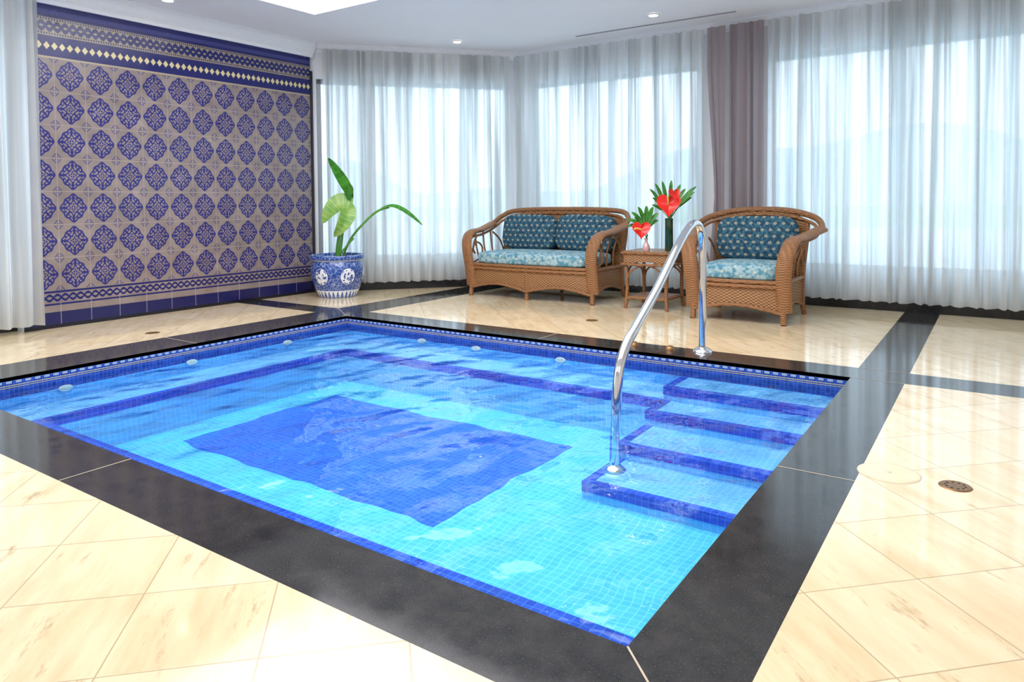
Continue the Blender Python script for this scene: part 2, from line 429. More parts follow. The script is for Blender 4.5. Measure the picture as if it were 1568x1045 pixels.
    def obj(s, name, mats, parent=None, smooth=False, weld=False, loc=None):
        me = bpy.data.meshes.new(name); me.from_pydata([tuple(v) for v in s.v], [], s.f)
        ul = me.uv_layers.new(name='UVMap'); i = 0
        for fi, f in enumerate(s.f):
            for k in range(len(f)): ul.data[i].uv = s.uv[fi][k]; i += 1
        for m in mats: me.materials.append(m)
        for p, mi in zip(me.polygons, s.mi): p.material_index = mi; p.use_smooth = smooth
        if weld:
            bm = bmesh.new(); bm.from_mesh(me); bmesh.ops.remove_doubles(bm, verts=bm.verts, dist=.0005)
            bmesh.ops.recalc_face_normals(bm, faces=bm.faces); bm.to_mesh(me); bm.free()
        if smooth:
            try: me.set_sharp_from_angle(angle=math.radians(50))
            except Exception: pass
        ob = bpy.data.objects.new(name, me); sc.collection.objects.link(ob)
        if loc: ob.location = loc
        if parent: ob.parent = parent
        return ob
def catmull(P, n=8, closed=False):
    P = [Vector(p) for p in P]; out = []; N = len(P)
    for i in range(N if closed else N-1):
        if closed: p0, p1, p2, p3 = P[(i-1) % N], P[i], P[(i+1) % N], P[(i+2) % N]
        else: p0, p1, p2, p3 = P[max(i-1, 0)], P[i], P[i+1], P[min(i+2, N-1)]
        for k in range(n):
            u = k/n
            out.append(.5*((2*p1)+(p2-p0)*u+(2*p0-5*p1+4*p2-p3)*u*u+(3*p1-p0-3*p2+p3)*u**3))
    if not closed: out.append(P[-1])
    return out
def empty(name, loc=(0, 0, 0), rz=0):
    e = bpy.data.objects.new(name, None); e.empty_display_size = .2
    sc.collection.objects.link(e); e.location = loc; e.rotation_euler = (0, 0, rz); return e

# ------------------------------------------------------------ dimensions
PX0, PX1, PY0, PY1 = -4.73, -.675, 1.43, 4.32
CX0, CX1, CY0, CY1 = -5.14, -.41, 1.17, 4.59
RX0, RX1, RY0, RY1 = -6.5, 2.8, -2.6, 7.1
ZC = 2.75; ZCR = 2.66

# floor
g = Geo()
def fl(x0, x1, y0, y1): g.quad((x0, y0, 0), (x1, y0, 0), (x1, y1, 0), (x0, y1, 0))
fl(RX0, RX1, RY0, CY0); fl(RX0, CX0, CY0, PY1); fl(RX0, CX0, CY1, RY1+.2)
fl(PX0, PX1, CY1, RY1+.2); fl(CX1, RX1, CY0, PY1); fl(CX1, RX1, CY1, RY1+.2)
g.obj('floor', [M['floor']])
# coping
e = empty('pool_coping')
g = Geo()
def st(x0, x1, y0, y1): g.quad((x0, y0, 0), (x1, y0, 0), (x1, y1, 0), (x0, y1, 0))
st(RX0, RX1, PY1, CY1); st(CX0, PX0, CY1, RY1+.2); st(PX1, CX1, CY1, RY1+.2)
st(CX0, CX1, CY0, PY0); st(CX0, PX0, PY0, PY1); st(PX1, CX1, PY0, PY1)
lip = .022
g.quad((PX0, PY1, -lip), (PX1, PY1, -lip), (PX1, PY1, 0), (PX0, PY1, 0))
g.quad((PX0, PY0, -lip), (PX0, PY1, -lip), (PX0, PY1, 0), (PX0, PY0, 0))
g.quad((PX1, PY1, -lip), (PX1, PY0, -lip), (PX1, PY0, 0), (PX1, PY1, 0))
g.quad((PX1, PY0, -lip), (PX0, PY0, -lip), (PX0, PY0, 0), (PX1, PY0, 0))
g.obj('granite_slabs', [M['granite']], e)
g = Geo()
def joint(a, b, w=.0025):
    a = Vector((*a, .0008)); b = Vector((*b, .0008)); d = (b-a).normalized(); n = Vector((-d.y, d.x, 0))*w
    g.quad(a-n, b-n, b+n, a+n)
joint((PX1, PY0), (CX1, CY0)); joint((PX0, PY0), (CX0, CY0)); joint((-2.8, PY0), (-2.8, CY0)); joint((PX1, 2.73), (CX1, 2.73))
joint((-2.74, PY1), (-2.74, CY1)); joint((PX0, 2.9), (CX0, 2.9)); joint((PX1, PY1), (CX1, PY1)); joint((PX1, CY1), (CX1, CY1)); joint((CX0, CY1), (PX0, PY1))
joint((.9, PY1), (.9, CY1)); joint((PX1, 5.9), (CX1, 5.9))
g.obj('joints', [M['grout']], e)

# ------------------------------------------------------------ pool
pool = empty('swimming_pool')
ZF = -.45; BL = -4.37; BF = 3.97; BN = 1.755; SX = -1.66
g = Geo()
B = -.022
def wallq(a, b, z0, z1, mat):
    a = Vector((*a, 0)); b = Vector((*b, 0)); w = (b-a).length
    g.add([(a.x, a.y, z1), (b.x, b.y, z1), (b.x, b.y, z0), (a.x, a.y, z0)], [[0, 1, 2, 3]], mat, [[(0, -z1), (w, -z1), (w, -z0), (0, -z0)]])
for a, b in (((PX0, PY0), (PX0, PY1)), ((PX0, PY1), (PX1, PY1)), ((PX1, PY1), (PX1, PY0)), ((PX1, PY0), (PX0, PY0))):
    wallq(a, b, -.125, 0, 0); wallq(a, b, ZF, -.125, 1)
g.obj('shell_walls', [M['mos_band'], M['mos_blue']], pool)
g = Geo()
g.quad((PX0, PY0, ZF), (PX1, PY0, ZF), (PX1, PY1, ZF), (PX0, PY1, ZF)); g.obj('basin_floor', [M['basin']], pool)
g = Geo(); gt = Geo()
TW, TH = .045, .045
def bench(x0, x1, y0, y1, z, edges):
    g.box(x0, x1, y0, y1, ZF, z, 0)
    for ed in edges:
        q = .003
        if ed == '+x': gt.box(x1-TW, x1+q, y0, y1+(.003 if 0 else 0), z-TH, z+q)
        if ed == '-x': gt.box(x0-q, x0+TW, y0, y1, z-TH, z+q+.0005)
        if ed == '-y': gt.box(x0, x1, y0-q, y0+TW, z-TH, z+q)
        if ed == '+y': gt.box(x0, x1, y1-TW, y1+q, z-TH, z+q)
bench(PX0, BL, PY0, PY1, -.20, []); gt.box(BL-TW, BL+.003, BN-TW, BF+TW, -.2-TH, -.197)
bench(BL, SX, BF, PY1, -.2002, ['-y'])
bench(BL, PX1, PY0, BN, -.2003, ['+y'])
bench(SX, PX1, 4.03, PY1, -.13, ['-y', '-x'])
bench(SX, PX1, 3.76, 4.03, -.21, ['-y', '-x'])
bench(SX, PX1, 3.39, 3.76, -.29, ['-y', '-x'])
bench(SX, PX1, 3.01, 3.39, -.37, ['-y', '-x'])
g.obj('benches_and_steps', [M['mos_tread']], pool); gt.obj('edge_trim', [M['mos_trim']], pool)
g = Geo(); g.quad((PX0, PY0, -.09), (PX1, PY0, -.09), (PX1, PY1, -.09), (PX0, PY1, -.09)); g.obj('water_surface', [M['water']], pool)
g = Geo()
for y in (2.03, 2.86, 3.685): g.disc((PX0, y, -.128), .042, (1, 0, 0), h=.012, sq=.45)
for x in (-3.85, -3.3, -2.55): g.disc((x, PY1, -.128), .042, (0, -1, 0), h=.012, sq=.45)
g.obj('water_jets', [M['jet']], pool)

# handrail
g = Geo(); hx = -1.6
path = [(3.235, -.37), (3.25, -.2), (3.27, 0), (3.31, .15), (3.40, .255), (3.52, .33), (3.80, .50), (4.10, .715), (4.26, .81), (4.36, .845), (4.46, .835), (4.52, .77), (4.54, .65), (4.54, .4), (4.54, .2), (4.54, 0)]
g.sweep(catmull([(hx, y, z) for y, z in path], 6), .026, 20)
g.lathe([(.0, .03), (.03, .03), (.045, .02), (.062, .008), (.064, 0)], 28, (hx, 4.54, .001))
g.lathe([(.0, .03), (.03, .03), (.045, .02), (.062, .008), (.064, 0)], 28, (hx, 3.235, -.37))
g.obj('pool_handrail', [M['chrome']], None, smooth=True)

# floor drains
for x, y in ((-.114, 2.87), (-2.79, 5.24), (-5.4, 2.95)):
    g = Geo(); g.disc((x, y, 0), .052, h=.003)
    for k in range(10):
        a = k*.628; g.disc((x+.03*math.cos(a), y+.03*math.sin(a), .003), .005, mat=1, h=.0005, seg=8)
    g.obj('floor_drain', [M['bronze'], M['soil']])
g = Geo(); g.disc((-.32, 2.88, 0), .105, h=.002, mat=1, seg=48); g.disc((-.32, 2.88, .0015), .10, h=.0015, seg=48); g.disc((-.32, 2.88, .003), .008, h=.001, mat=1)
g.obj('skimmer_cover', [M['cream'], M['grout']])
for x in (-2.06, -1.80):
    g = Geo(); g.lathe([(0, .03), (.015, .028), (.03, .018), (.034, 0)], 20, (x, 4.48, 0)); g.obj('deck_anchor_cap', [M['bronze']], smooth=True)

# ------------------------------------------------------------ room shell
def wall_run(name, p0, p1, openings, thick=.2, zt=ZC, mullions=(), mat='wall', kerb=True, tag=None):
    """inner face runs p0->p1, room lies to the right-hand side of travel"""
    p0 = Vector((*p0, 0)); p1 = Vector((*p1, 0)); L = (p1-p0).length; d = (p1-p0)/L
    out = Vector((-d.y, d.x, 0))
    M4 = Matrix((( d.x, out.x, 0, p0.x), (d.y, out.y, 0, p0.y), (0, 0, 1, 0), (0, 0, 0, 1)))
    g = Geo(); u = 0
    for a, b, z0, z1 in openings:
        if a > u: g.box(u, a, 0, thick, 0, zt, 0, M4)
        if z0 > 0: g.box(a, b, 0, thick, 0, z0, 0, M4)
        g.box(a, b, 0, thick, z1, zt, 0, M4); u = b
    if u < L: g.box(u, L, 0, thick, 0, zt, 0, M4)
    g.obj(name, [M[mat]])
    for i, (a, b, z0, z1) in enumerate(openings):
        w = empty('window_%d' % next(wcount))
        g = Geo(); f = .05
        y0, y1 = thick*.35, thick*.65
        g.box(a, a+f, y0, y1, z0, z1, 0, M4); g.box(b-f, b, y0, y1, z0, z1, 0, M4)
        g.box(a, b, y0, y1, z0, z0+f, 0, M4); g.box(a, b, y0, y1, z1-f, z1, 0, M4)
        n = max(1, round((b-a)/1.15))
        for k in range(1, n): x = a+(b-a)*k/n; g.box(x-.025, x+.025, y0, y1, z0, z1, 0, M4)
        g.obj('frame', [M['frame']], w)
        g = Geo(); g.quad(M4@Vector((a, .1, z0)), M4@Vector((b, .1, z0)), M4@Vector((b, .1, z1)), M4@Vector((a, .1, z1))); g.obj('pane', [M['glass']], w)
    if kerb:
        g = Geo(); g.box(0, L, -.03, 0, 0, .10, 0, M4); g.obj('baseboard_'+tag, [M['kerb']])
    g = Geo()
    pr = [(0, ZCR), (-.02, ZCR), (-.03, ZCR+.025), (-.06, ZCR+.045), (-.075, ZCR+.07), (-.09, ZCR+.08), (-.09, ZC)]
    for (ya, za), (yb, zb) in zip(pr, pr[1:]):
        g.quad(M4@Vector((-.03, ya, za)), M4@Vector((L+.03, ya, za)), M4@Vector((L+.03, yb, zb)), M4@Vector((-.03, yb, zb)))
    g.obj('trim_'+tag, [M['trim']])
import itertools
wcount = itertools.count(1)
P0 = (-6.36, 5.28); P1 = (-4.72, 7.1)
LD = math.hypot(P1[0]-P0[0], P1[1]-P0[1])
wall_run('wall_diagonal', P0, P1, [(.10, .64, .34, 2.38), (.70, LD-.14, .34, 2.38)], tag='diagonal')
LB = 2.8+4.72
wall_run('wall_back', P1, (2.8, 7.1), [(.12, 2.18, .34, 2.38), (2.86, 7.4, .34, 2.38)], tag='back')
wall_run('wall_left', (-6.45, -2.6), (-6.45, 2.42), [(1.2, 4.9, .34, 2.38)], tag='left')
g = Geo(); g.box(2.8, 3.0, -2.6, 7.3, 0, ZC); g.obj('wall_right', [M['wall']])
g = Geo(); g.box(-6.65, 3.0, -2.8, -2.6, 0, ZC); g.obj('wall_front', [M['wall']])
# tiled wall
g = Geo(); x = -6.3; y0, y1 = 2.42, 5.28
g.box(-6.6, x-.004, y0, y1, 0, ZC, 0)
g.add([(x, y1, 0), (x, y0, 0), (x, y0, ZC), (x, y1, ZC)], [[0, 1, 2, 3]], 1, [[(0, 0), (y1-y0, 0), (y1-y0, ZC), (0, ZC)]])
g.add([(x, y1, 0), (x, y1, ZC), (x-.06, y1, ZC), (x-.06, y1, 0)], [[0, 1, 2, 3]], 0)
g.obj('wall_tiled', [M['wall'], M['tilewall']])
g = Geo(); g.box(-6.335, -6.285, 5.275, 5.30, 0, 2.45); g.obj('trim_corner_post', [M['post']])
g = Geo()
pr = [(0, 2.60), (.02, 2.60), (.03, 2.63), (.06, 2.66), (.075, 2.70), (.09, 2.72), (.09, ZC)]
for (ya, za), (yb, zb) in zip(pr, pr[1:]): g.quad((x+ya, y0, za), (x+ya, y1+.02, za), (x+yb, y1+.02, zb), (x+yb, y0, zb))
g.obj('trim_tiled', [M['trim']])

# ceiling with skylight well
SK = (-5.29, -.3, 1.3, 4.50); h = .28
g = Geo()
def cq(x0, x1, y0, y1): g.quad((x0, y1, ZC), (x1, y1, ZC), (x1, y0, ZC), (x0, y0, ZC))
cq(-6.65, 3, RY0-.2, SK[2]); cq(-6.65, 3, SK[3], 7.3); cq(-6.65, SK[0], SK[2], SK[3]); cq(SK[1], 3, SK[2], SK[3])
g.quad((SK[0], SK[3], ZC), (SK[1], SK[3], ZC), (SK[1], SK[3], ZC+h), (SK[0], SK[3], ZC+h))
g.quad((SK[0], SK[2], ZC), (SK[1], SK[2], ZC), (SK[1], SK[2], ZC+h), (SK[0], SK[2], ZC+h))
g.quad((SK[0], SK[2], ZC), (SK[0], SK[3], ZC), (SK[0], SK[3], ZC+h), (SK[0], SK[2], ZC+h))
g.quad((SK[1], SK[2], ZC), (SK[1], SK[3], ZC), (SK[1], SK[3], ZC+h), (SK[1], SK[2], ZC+h))
g.obj('ceiling', [M['ceil']])
g = Geo(); g.quad((SK[0], SK[3], ZC+h-.01), (SK[1], SK[3], ZC+h-.01), (SK[1], SK[2], ZC+h-.01), (SK[0], SK[2], ZC+h-.01)); g.obj('skylight', [M['skyl']])
for x, y in ((-2.72, 6.36), (-4.91, 6.14), (-5.9, 3.43), (-.6, 5.9), (1.4, 4.5), (1.4, 1.5), (-1.5, 0), (-4, 0)):
    g = Geo(); g.lathe([(.062, ZC-.001), (.06, ZC-.012), (.045, ZC-.014), (.042, ZC-.004)], 28, (x, y, 0), 0)
    g.disc((x, y, ZC-.004), .043, (0, 0, -1), mat=1, h=.002); g.obj('downlight', [M['trim'], M['lamp']], smooth=True)
g = Geo(); g.box(-3.75, -2.05, 6.70, 6.725, ZC-.006, ZC-.001); g.obj('ceiling_vent', [M['slot']])

# ------------------------------------------------------------ curtains
def curtain(name, p0, p1, z0, z1, mat, fold=.105, amp=.055, seed=1, squeeze=None, parent=None):
    rnd = random.Random(seed); p0 = Vector((*p0, 0)); p1 = Vector((*p1, 0)); L = (p1-p0).length
    d = (p1-p0)/L; nr = Vector((-d.y, d.x, 0)); N = int(L/.0075); R = 14
    phs = []; am = []; f = fold; a = 1; ta = 1; ph = 0
    for i in range(N+1):
        if i % 15 == 0: f = fold*rnd.uniform(.65, 1.5); ta = rnd.uniform(.55, 1.2)
        a += (ta-a)*.09
        ph += 2*math.pi*(L/N)/f; phs.append(ph); am.append(a)
    vs = []; fs = []; uv = []
    for j in range(R+1):
        tt = j/R; z = z0+(z1-z0)*tt
        for i in range(N+1):
            u = L*i/N
            k = amp*am[i]*(1.0-.45*tt)
            off = k*math.sin(phs[i]+.15*math.sin(tt*3+i*.015)) + k*.22*math.sin(phs[i]*2.3+1)
            uu = u + .014*math.sin(phs[i]*.5+tt*1.2)
            if squeeze: c, w = squeeze(tt); uu = c*L+(uu-c*L)*w
            vs.append(p0+d*uu+nr*off+Vector((0, 0, z)))
    for j in range(R):
        for i in range(N):
            fs.append([j*(N+1)+i, j*(N+1)+i+1, (j+1)*(N+1)+i+1, (j+1)*(N+1)+i])
            a, b = phs[i]/50+seed, phs[i+1]/50+seed
            uv.append([(a*1.2, j/R), (b*1.2, j/R), (b*1.2, (j+1)/R), (a*1.2, (j+1)/R)])
    g = Geo(); g.add(vs, fs, 0, uv); return g.obj(name, [M[mat]], parent, smooth=True)
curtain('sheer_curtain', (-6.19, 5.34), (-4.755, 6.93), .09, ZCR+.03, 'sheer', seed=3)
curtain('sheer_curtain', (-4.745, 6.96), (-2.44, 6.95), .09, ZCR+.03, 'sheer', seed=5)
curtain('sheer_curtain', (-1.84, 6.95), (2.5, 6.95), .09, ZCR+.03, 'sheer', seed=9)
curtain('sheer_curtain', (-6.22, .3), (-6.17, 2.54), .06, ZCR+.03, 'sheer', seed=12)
curtain('taupe_drape', (-2.20, 6.94), (-1.87, 6.94), .09, ZCR+.03, 'taupe', fold=.09, amp=.03, seed=21)
curtain('taupe_drape', (-2.42, 6.94), (-2.23, 6.94), .09, ZCR+.03, 'taupe', fold=.07, amp=.025, seed=23,
        squeeze=lambda t: (1.0, .55+.45*min(1, abs(t-.38)*2.2)))

# ------------------------------------------------------------ wicker furniture
def wicker_seat(name, loc, W, D, nb, flare, rz=0):
    e = empty(name, loc, rz); hw, hd = W/2, D/2
    left = [(-hw+.05, -hd+.06, .10), (-hw+.05, -hd+.03, .28), (-hw+.04, -hd+.0, .47), (-hw+.015, -hd+.035, .60), (-hw, -hd+.13, .665),
            (-hw-flare*.3, -.05, .685), (-hw-flare, hd-.18, .74), (-hw-flare*.6+.02, hd-.02, .83), (-hw+.16, hd+.045, .89), (0, hd+.06, .905)]
    full = left+[(-x, y, z) for x, y, z in left[-2::-1]]
    rim = catmull(full, 7)
    g = Geo(); g.sweep(rim, .027, 12)
    inner = [(p.x*.955, p.y-.025, p.z-.045) for p in rim[18:-18]]
    g.sweep(inner, .014, 8)
    for s in (-1, 1):
        arm = catmull([(s*(x if False else -x) if s > 0 else x, y, z) for x, y, z in left[:7]], 7)
        g.sweep([(p.x, p.y, p.z+.004) for p in arm], .062, 14, side=(1, 0, 0), rb=.027)
    g.obj('arm_and_back_rim', [M['cane']], e, smooth=True)
    # legs, rails, canes
    g = Geo(); lx = hw-.055
    for s in (-1, 1):
        g.sweep(catmull([(s*(lx+.005), -hd+.035, 0), (s*lx, -hd+.05, .06), (s*lx, -hd+.05, .34)], 4), .024, 10)
        g.sweep(catmull([(s*(lx+.01), hd+.0, 0), (s*lx, hd-.03, .1), (s*lx, hd-.03, .36), (s*(lx+.02), hd+.0, .62), (s*(lx+.03), hd+.01, .80)], 4), .022, 10)
        for i, yy in enumerate((-.16, -.02, .12)):
            xx = s*(hw-.03)
            g.sweep(catmull([(s*lx, yy, .34), (xx, yy-.03, .5), (s*(hw-.0+flare*.3), yy, .67)], 5), .009, 8)
        # scroll ornaments
        sx = s*(lx+.01)
        g.sweep(catmull([(sx, -hd+.12, .35), (sx, -hd+.24, .40), (sx, -hd+.26, .50), (sx, -hd+.17, .56), (sx, -hd+.10, .50), (sx, -hd+.13, .44)], 6), .010, 8)
        g.sweep(catmull([(sx, -hd+.08, .45), (sx, -hd+.14, .60), (sx, -hd+.24, .645)], 6), .010, 8)
        g.sweep(catmull([(sx, hd-.28, .66), (sx, hd-.14, .56), (sx, hd-.06, .42)], 6), .010, 8)
    if W > 1.2:
        g.sweep([(0, -hd+.02, 0), (0, -hd+.02, .33)], .022, 10); g.sweep([(0, hd-.02, 0), (0, hd-.02, .33)], .02, 10)
    bow = .04
    front = [(-lx+2*lx*i/16, -hd+.05-bow*math.sin(math.pi*i/16)) for i in range(17)]
    for z in (.335, .30): g.sweep([(x, y-.008, z) for x, y in front], .017, 10)
    for s in (-1, 1): g.sweep([(s*lx, -hd+.05, .325), (s*lx, hd-.03, .325)], .02, 10)
    g.sweep([(-lx, hd-.03, .325), (lx, hd-.03, .325)], .02, 10)
    bays = 2 if W > 1.2 else 1
    def zb(t):
        q = (t*bays) % 1.0 if t < .9999 else 1.0
        return .085+.06*math.sin(math.pi*q)**1.0
    g.sweep([(front[0][0]+(2*lx)*i/32, -hd+.05-bow*math.sin(math.pi*i/32)-.008, zb(i/32)) for i in range(33)], .014, 8)
    for s in (-1, 1): g.sweep([(s*lx, -hd+.05+(D-.08)*i/14, .085+.06*math.sin(math.pi*i/14)) for i in range(15)], .013, 8)
    g.obj('legs_and_rails', [M['cane']], e, smooth=True)
    # woven panels
    g = Geo()
    def strip(bot, top):
        n = len(bot); g.add(bot+top, [[i, i+1, n+i+1, n+i] for i in range(n-1)])
    fx = [(-lx+2*lx*i/32, -hd+.05-bow*math.sin(math.pi*i/32)) for i in range(33)]
    strip([(x, y, zb(i/32)) for i, (x, y) in enumerate(fx)], [(x, y, .33) for x, y in fx])
    for s in (-1, 1):
        strip([(s*lx, -hd+.05+(D-.08)*i/14, .085+.06*math.sin(math.pi*i/14)) for i in range(15)], [(s*lx, -hd+.05+(D-.08)*i/14, .33) for i in range(15)])
    strip([(-lx+2*lx*i/14, hd-.03, .1+.04*math.sin(math.pi*i/14)) for i in range(15)], [(-lx+2*lx*i/14, hd-.03, .33) for i in range(15)])
    g.box(-lx, lx, -hd+.04, hd-.03, .31, .335)
    # back panel following the rim
    n = 28; rows = 6; vs = []
    for j in range(rows+1):
        for i in range(n+1):
            q = -1+2*i/n; zt = .90-.10*abs(q)**3.5; v = j/rows
            z = .33+(zt-.33)*v; vs.append((q*(hw-.04+.02*v), hd-.03+.075*v-.05*abs(q)**4, z))
    g.add(vs, [[j*(n+1)+i, j*(n+1)+i+1, (j+1)*(n+1)+i+1, (j+1)*(n+1)+i] for j in range(rows) for i in range(n)])
    o = g.obj('woven_panels', [M['wicker']], e)
    md = o.modifiers.new('solid', 'SOLIDIFY'); md.thickness = .012
    # cushions
    g = Geo()
    g.cushion(Matrix.Translation((0, -.035, .405)), hw-.095, hd-.045, .068, e=6, puff=.15)
    g.obj('seat_cushion', [M['fabl']], e, smooth=True, weld=True)
    cw = (W-(.18 if nb > 1 else .14))/nb
    for k in range(nb):
        g = Geo(); cx = (k-(nb-1)/2)*cw
        M4 = Matrix.Translation((cx, hd-.115, .655)) @ Matrix.Rotation(math.radians(90-10), 4, 'X') @ Matrix.Rotation(math.radians(random.uniform(-2, 2)), 4, 'Z')
        g.cushion(M4, cw/2*.995, .195, .075, e=4.6, puff=.35)
        g.obj('back_cushion_%d' % (k+1), [M['fabd']], e, smooth=True, weld=True)
    return e
wicker_seat('wicker_sofa', (-3.92, 6.33, 0), 1.56, .74, 2, .04)
wicker_seat('wicker_armchair', (-1.76, 6.13, 0), .84, .74, 1, .12)

# side table
e = empty('wicker_side_table', (-2.645, 6.21, 0)); T = .215
g = Geo(); g.box(-T-.015, T+.015, -T-.015, T+.015, .505, .53)
for s in (-1, 1):
    n = 12
    for ax in (0, 1):
        bot = []; top = []
        for i in range(n+1):
            q = -T+2*T*i/n; z = .40+.035*math.sin(math.pi*i/n)
            p = (q, s*T) if ax == 0 else (s*T, q)
            bot.append((*p, z)); top.append((*p, .506))
        g.add(bot+top, [[i, i+1, n+2+i, n+1+i] for i in range(n)])
g.box(-.17, .17, -.17, .17, .095, .112)
o = g.obj('woven_top_and_shelf', [M['wicker']], e); md = o.modifiers.new('b', 'BEVEL'); md.width = .008; md.segments = 2
g = Geo()
for sx in (-1, 1):
    for sy in (-1, 1):
        g.sweep(catmull([(sx*.205, sy*.205, 0), (sx*.192, sy*.192, .10), (sx*.19, sy*.19, .3), (sx*.205, sy*.205, .51)], 5), .017, 10)
for s in (-1, 1):
    for ax in (0, 1):
        P = [(-.19, .20), (-.16, .33), (0, .405), (.16, .33), (.19, .20)]
        g.sweep(catmull([(q, s*.2, z) if ax == 0 else (s*.2, q, z) for q, z in P], 6), .009, 8)
        g.sweep([(-.19, s*.19, .10), (.19, s*.19, .10)] if ax == 0 else [(s*.19, -.19, .10), (s*.19, .19, .10)], .014, 8)
for z in (.515, .41): g.sweep([(-T-.012, -T-.012, z), (T+.012, -T-.012, z), (T+.012, T+.012, z), (-T-.012, T+.012, z)], .012, 8, closed=True)
g.obj('cane_legs_and_braces', [M['cane']], e, smooth=True)

# ------------------------------------------------------------ flowers
RV = Vector((.825, .565, 0)); FV = Vector((-.565, .825, 0)); UP = Vector((0, 0, 1))
def heart(g, c, size, nrm, mat=0):
    nrm = Vector(nrm).normalized(); a = UP.cross(nrm).normalized(); b = nrm.cross(a); c = Vector(c)
    N = 32; R = 5; vs = [c-nrm*size*.10]; fs = []
    for r in range(1, R+1):
        q = r/R
        for k in range(N):
            t_ = 2*math.pi*k/N
            x = 16*math.sin(t_)**3/17; y = (13*math.cos(t_)-5*math.cos(2*t_)-2*math.cos(3*t_)-math.cos(4*t_))/17
            vs.append(c+a*x*q*size*.5+b*y*q*size*.55+nrm*(-.10+.10*q*q+.03*math.sin(5*t_)*q)*size)
    for k in range(N): fs.append([0, 1+k, 1+(k+1) % N])
    for r in range(R-1):
        for k in range(N): fs.append([1+r*N+k, 1+r*N+(k+1) % N, 1+(r+1)*N+(k+1) % N, 1+(r+1)*N+k])
    g.add(vs, fs, mat)
def vase(name, c, prof, vmat, stems):
    e = empty(name, c); g = Geo(); g.lathe(prof, 28); g.obj('vase', [M[vmat]], e, smooth=True)
    return e
v = vase('tall_anthurium_vase', (-2.50, 6.2, .5305), [(0, 0), (.036, 0), (.038, .01), (.036, .28), (.038, .30), (.032, .30), (.030, .06), (0, .05)], 'greenglass', 0)
g = Geo(); ctr = Vector((.02, -.06, .43))
heart(g, ctr, .23, (.35, -.9, .15), 0); g.sweep(catmull([ctr+Vector((.0, -.015, 0)), ctr+Vector((.015, -.05, .03)), ctr+Vector((.02, -.07, .07))], 4), [.009]*9, 8, 1)
g.sweep(catmull([(0, 0, .05), (.005, .01, .25), ctr+Vector((0, .03, 0))], 6), .005, 6, 2)
heart(g, ctr+Vector((.05, .02, .09)), .13, (.8, -.6, .3), 0)
for lat, z, dp in ((.26, .60, .04), (.22, .50, .05), (.17, .58, .08), (.24, .55, .02), (.12, .62, .06), (-.17, .58, .04), (-.14, .50, .06), (-.12, .63, .04), (-.05, .65, .06), (.04, .66, .08), (-.15, .43, .04), (.13, .43, .08), (-.09, .57, .08), (.08, .57, .1)):
    tip = RV*lat+FV*dp+UP*z; b0 = Vector((0, .02, .28)); mid = b0*.5+tip*.5+UP*.03+FV*.02
    g.sweep(catmull([Vector((0, 0, .2)), b0, mid], 4), .003, 5, 2)
    g.leaf([mid*.85+b0*.15, mid, tip*.6+mid*.4, tip-UP*.01], .018, up=(.5, -.7, .6), n=12, mat=3)
g.obj('anthurium_and_foliage', [M['red'], M['spadix'], M['stem'], M['leaf']], v, smooth=True)
v = vase('small_anthurium_vase', (-2.69, 6.12, .5305), [(0, 0), (.030, 0), (.035, .02), (.030, .05), (.014, .075), (.012, .10), (.02, .115), (.016, .115), (.008, .09), (0, .05)], 'pinkglass', 0)
g = Geo(); ctr = Vector((-.02, -.06, .20)); heart(g, ctr, .18, (.4, -.9, .25), 0)
g.sweep(catmull([ctr+Vector((0, -.01, 0)), ctr+Vector((-.03, -.04, .01)), ctr+Vector((-.05, -.05, .0))], 4), .008, 8, 1)
g.sweep(catmull([(0, 0, .05), (0, 0, .12), ctr+Vector((0, .02, 0))], 5), .004, 6, 2)
for lat, z, dp in ((-.17, .30, .02), (-.13, .37, .04), (-.07, .42, .03), (.01, .43, .04), (.07, .42, .03), (.12, .36, .03), (.12, .29, .04), (-.16, .24, .05), (-.03, .37, .08), (.05, .36, .06), (-.10, .32, .06), (.08, .31, .07)):
    tip = RV*lat+FV*dp+UP*z; b0 = Vector((0, .02, .16)); mid = b0*.55+tip*.45+UP*.03+FV*.02
    g.sweep(catmull([Vector((0, 0, .1)), b0, mid], 4), .003, 5, 2)
    g.leaf([b0*.4+mid*.6, mid, tip*.55+mid*.45, tip-UP*.015], .021, up=(.5, -.7, .6), n=12, mat=3)
g.obj('anthurium_and_foliage', [M['red'], M['spadix'], M['stem'], M['leaf']], v, smooth=True)

# ------------------------------------------------------------ potted plant
e = empty('potted_bird_of_paradise', (-5.82, 5.20, 0))
g = Geo()
g.lathe([(0, 0), (.19, 0), (.20, .012), (.215, .05), (.25, .13), (.275, .22), (.282, .29), (.27, .35), (.255, .385), (.262, .395), (.285, .405), (.292, .43), (.285, .445), (.262, .447), (.25, .43), (.245, .36)], 56)
g.obj('porcelain_pot', [M['pot']], e, smooth=True)
g = Geo(); g.disc((0, 0, .40), .247, h=.004); g.obj('soil', [M['soil']], e)
def W3(lat, z, dp=0): return RV*lat+FV*dp+UP*z
g = Geo()
g.sweep(catmull([W3(.02, .40), W3(.05, .60), W3(.08, .85), W3(.13, 1.05)], 6), .014, 8, 1)
g.leaf([W3(.15, .98), W3(.12, 1.12), W3(.02, 1.30), W3(-.08, 1.47)], .055, up=RV*.5-FV, fold=.9, n=18)
g.leaf([W3(.14, .98, -.02), W3(.15, 1.08, -.03), W3(.17, 1.14, -.05), W3(.16, 1.2, -.08)], .03, up=-FV, n=10)
g.sweep(catmull([W3(0, .40), W3(.02, .60), W3(.06, .85), W3(.10, .97), W3(.05, 1.0)], 6), .012, 8, 1)
g.leaf([W3(.18, .98, -.02), W3(.05, 1.0, -.05), W3(-.06, .90, -.08), W3(-.12, .78, -.09)], .10, up=UP*.4-FV, fold=.15, n=18, mat=2, shape='w')
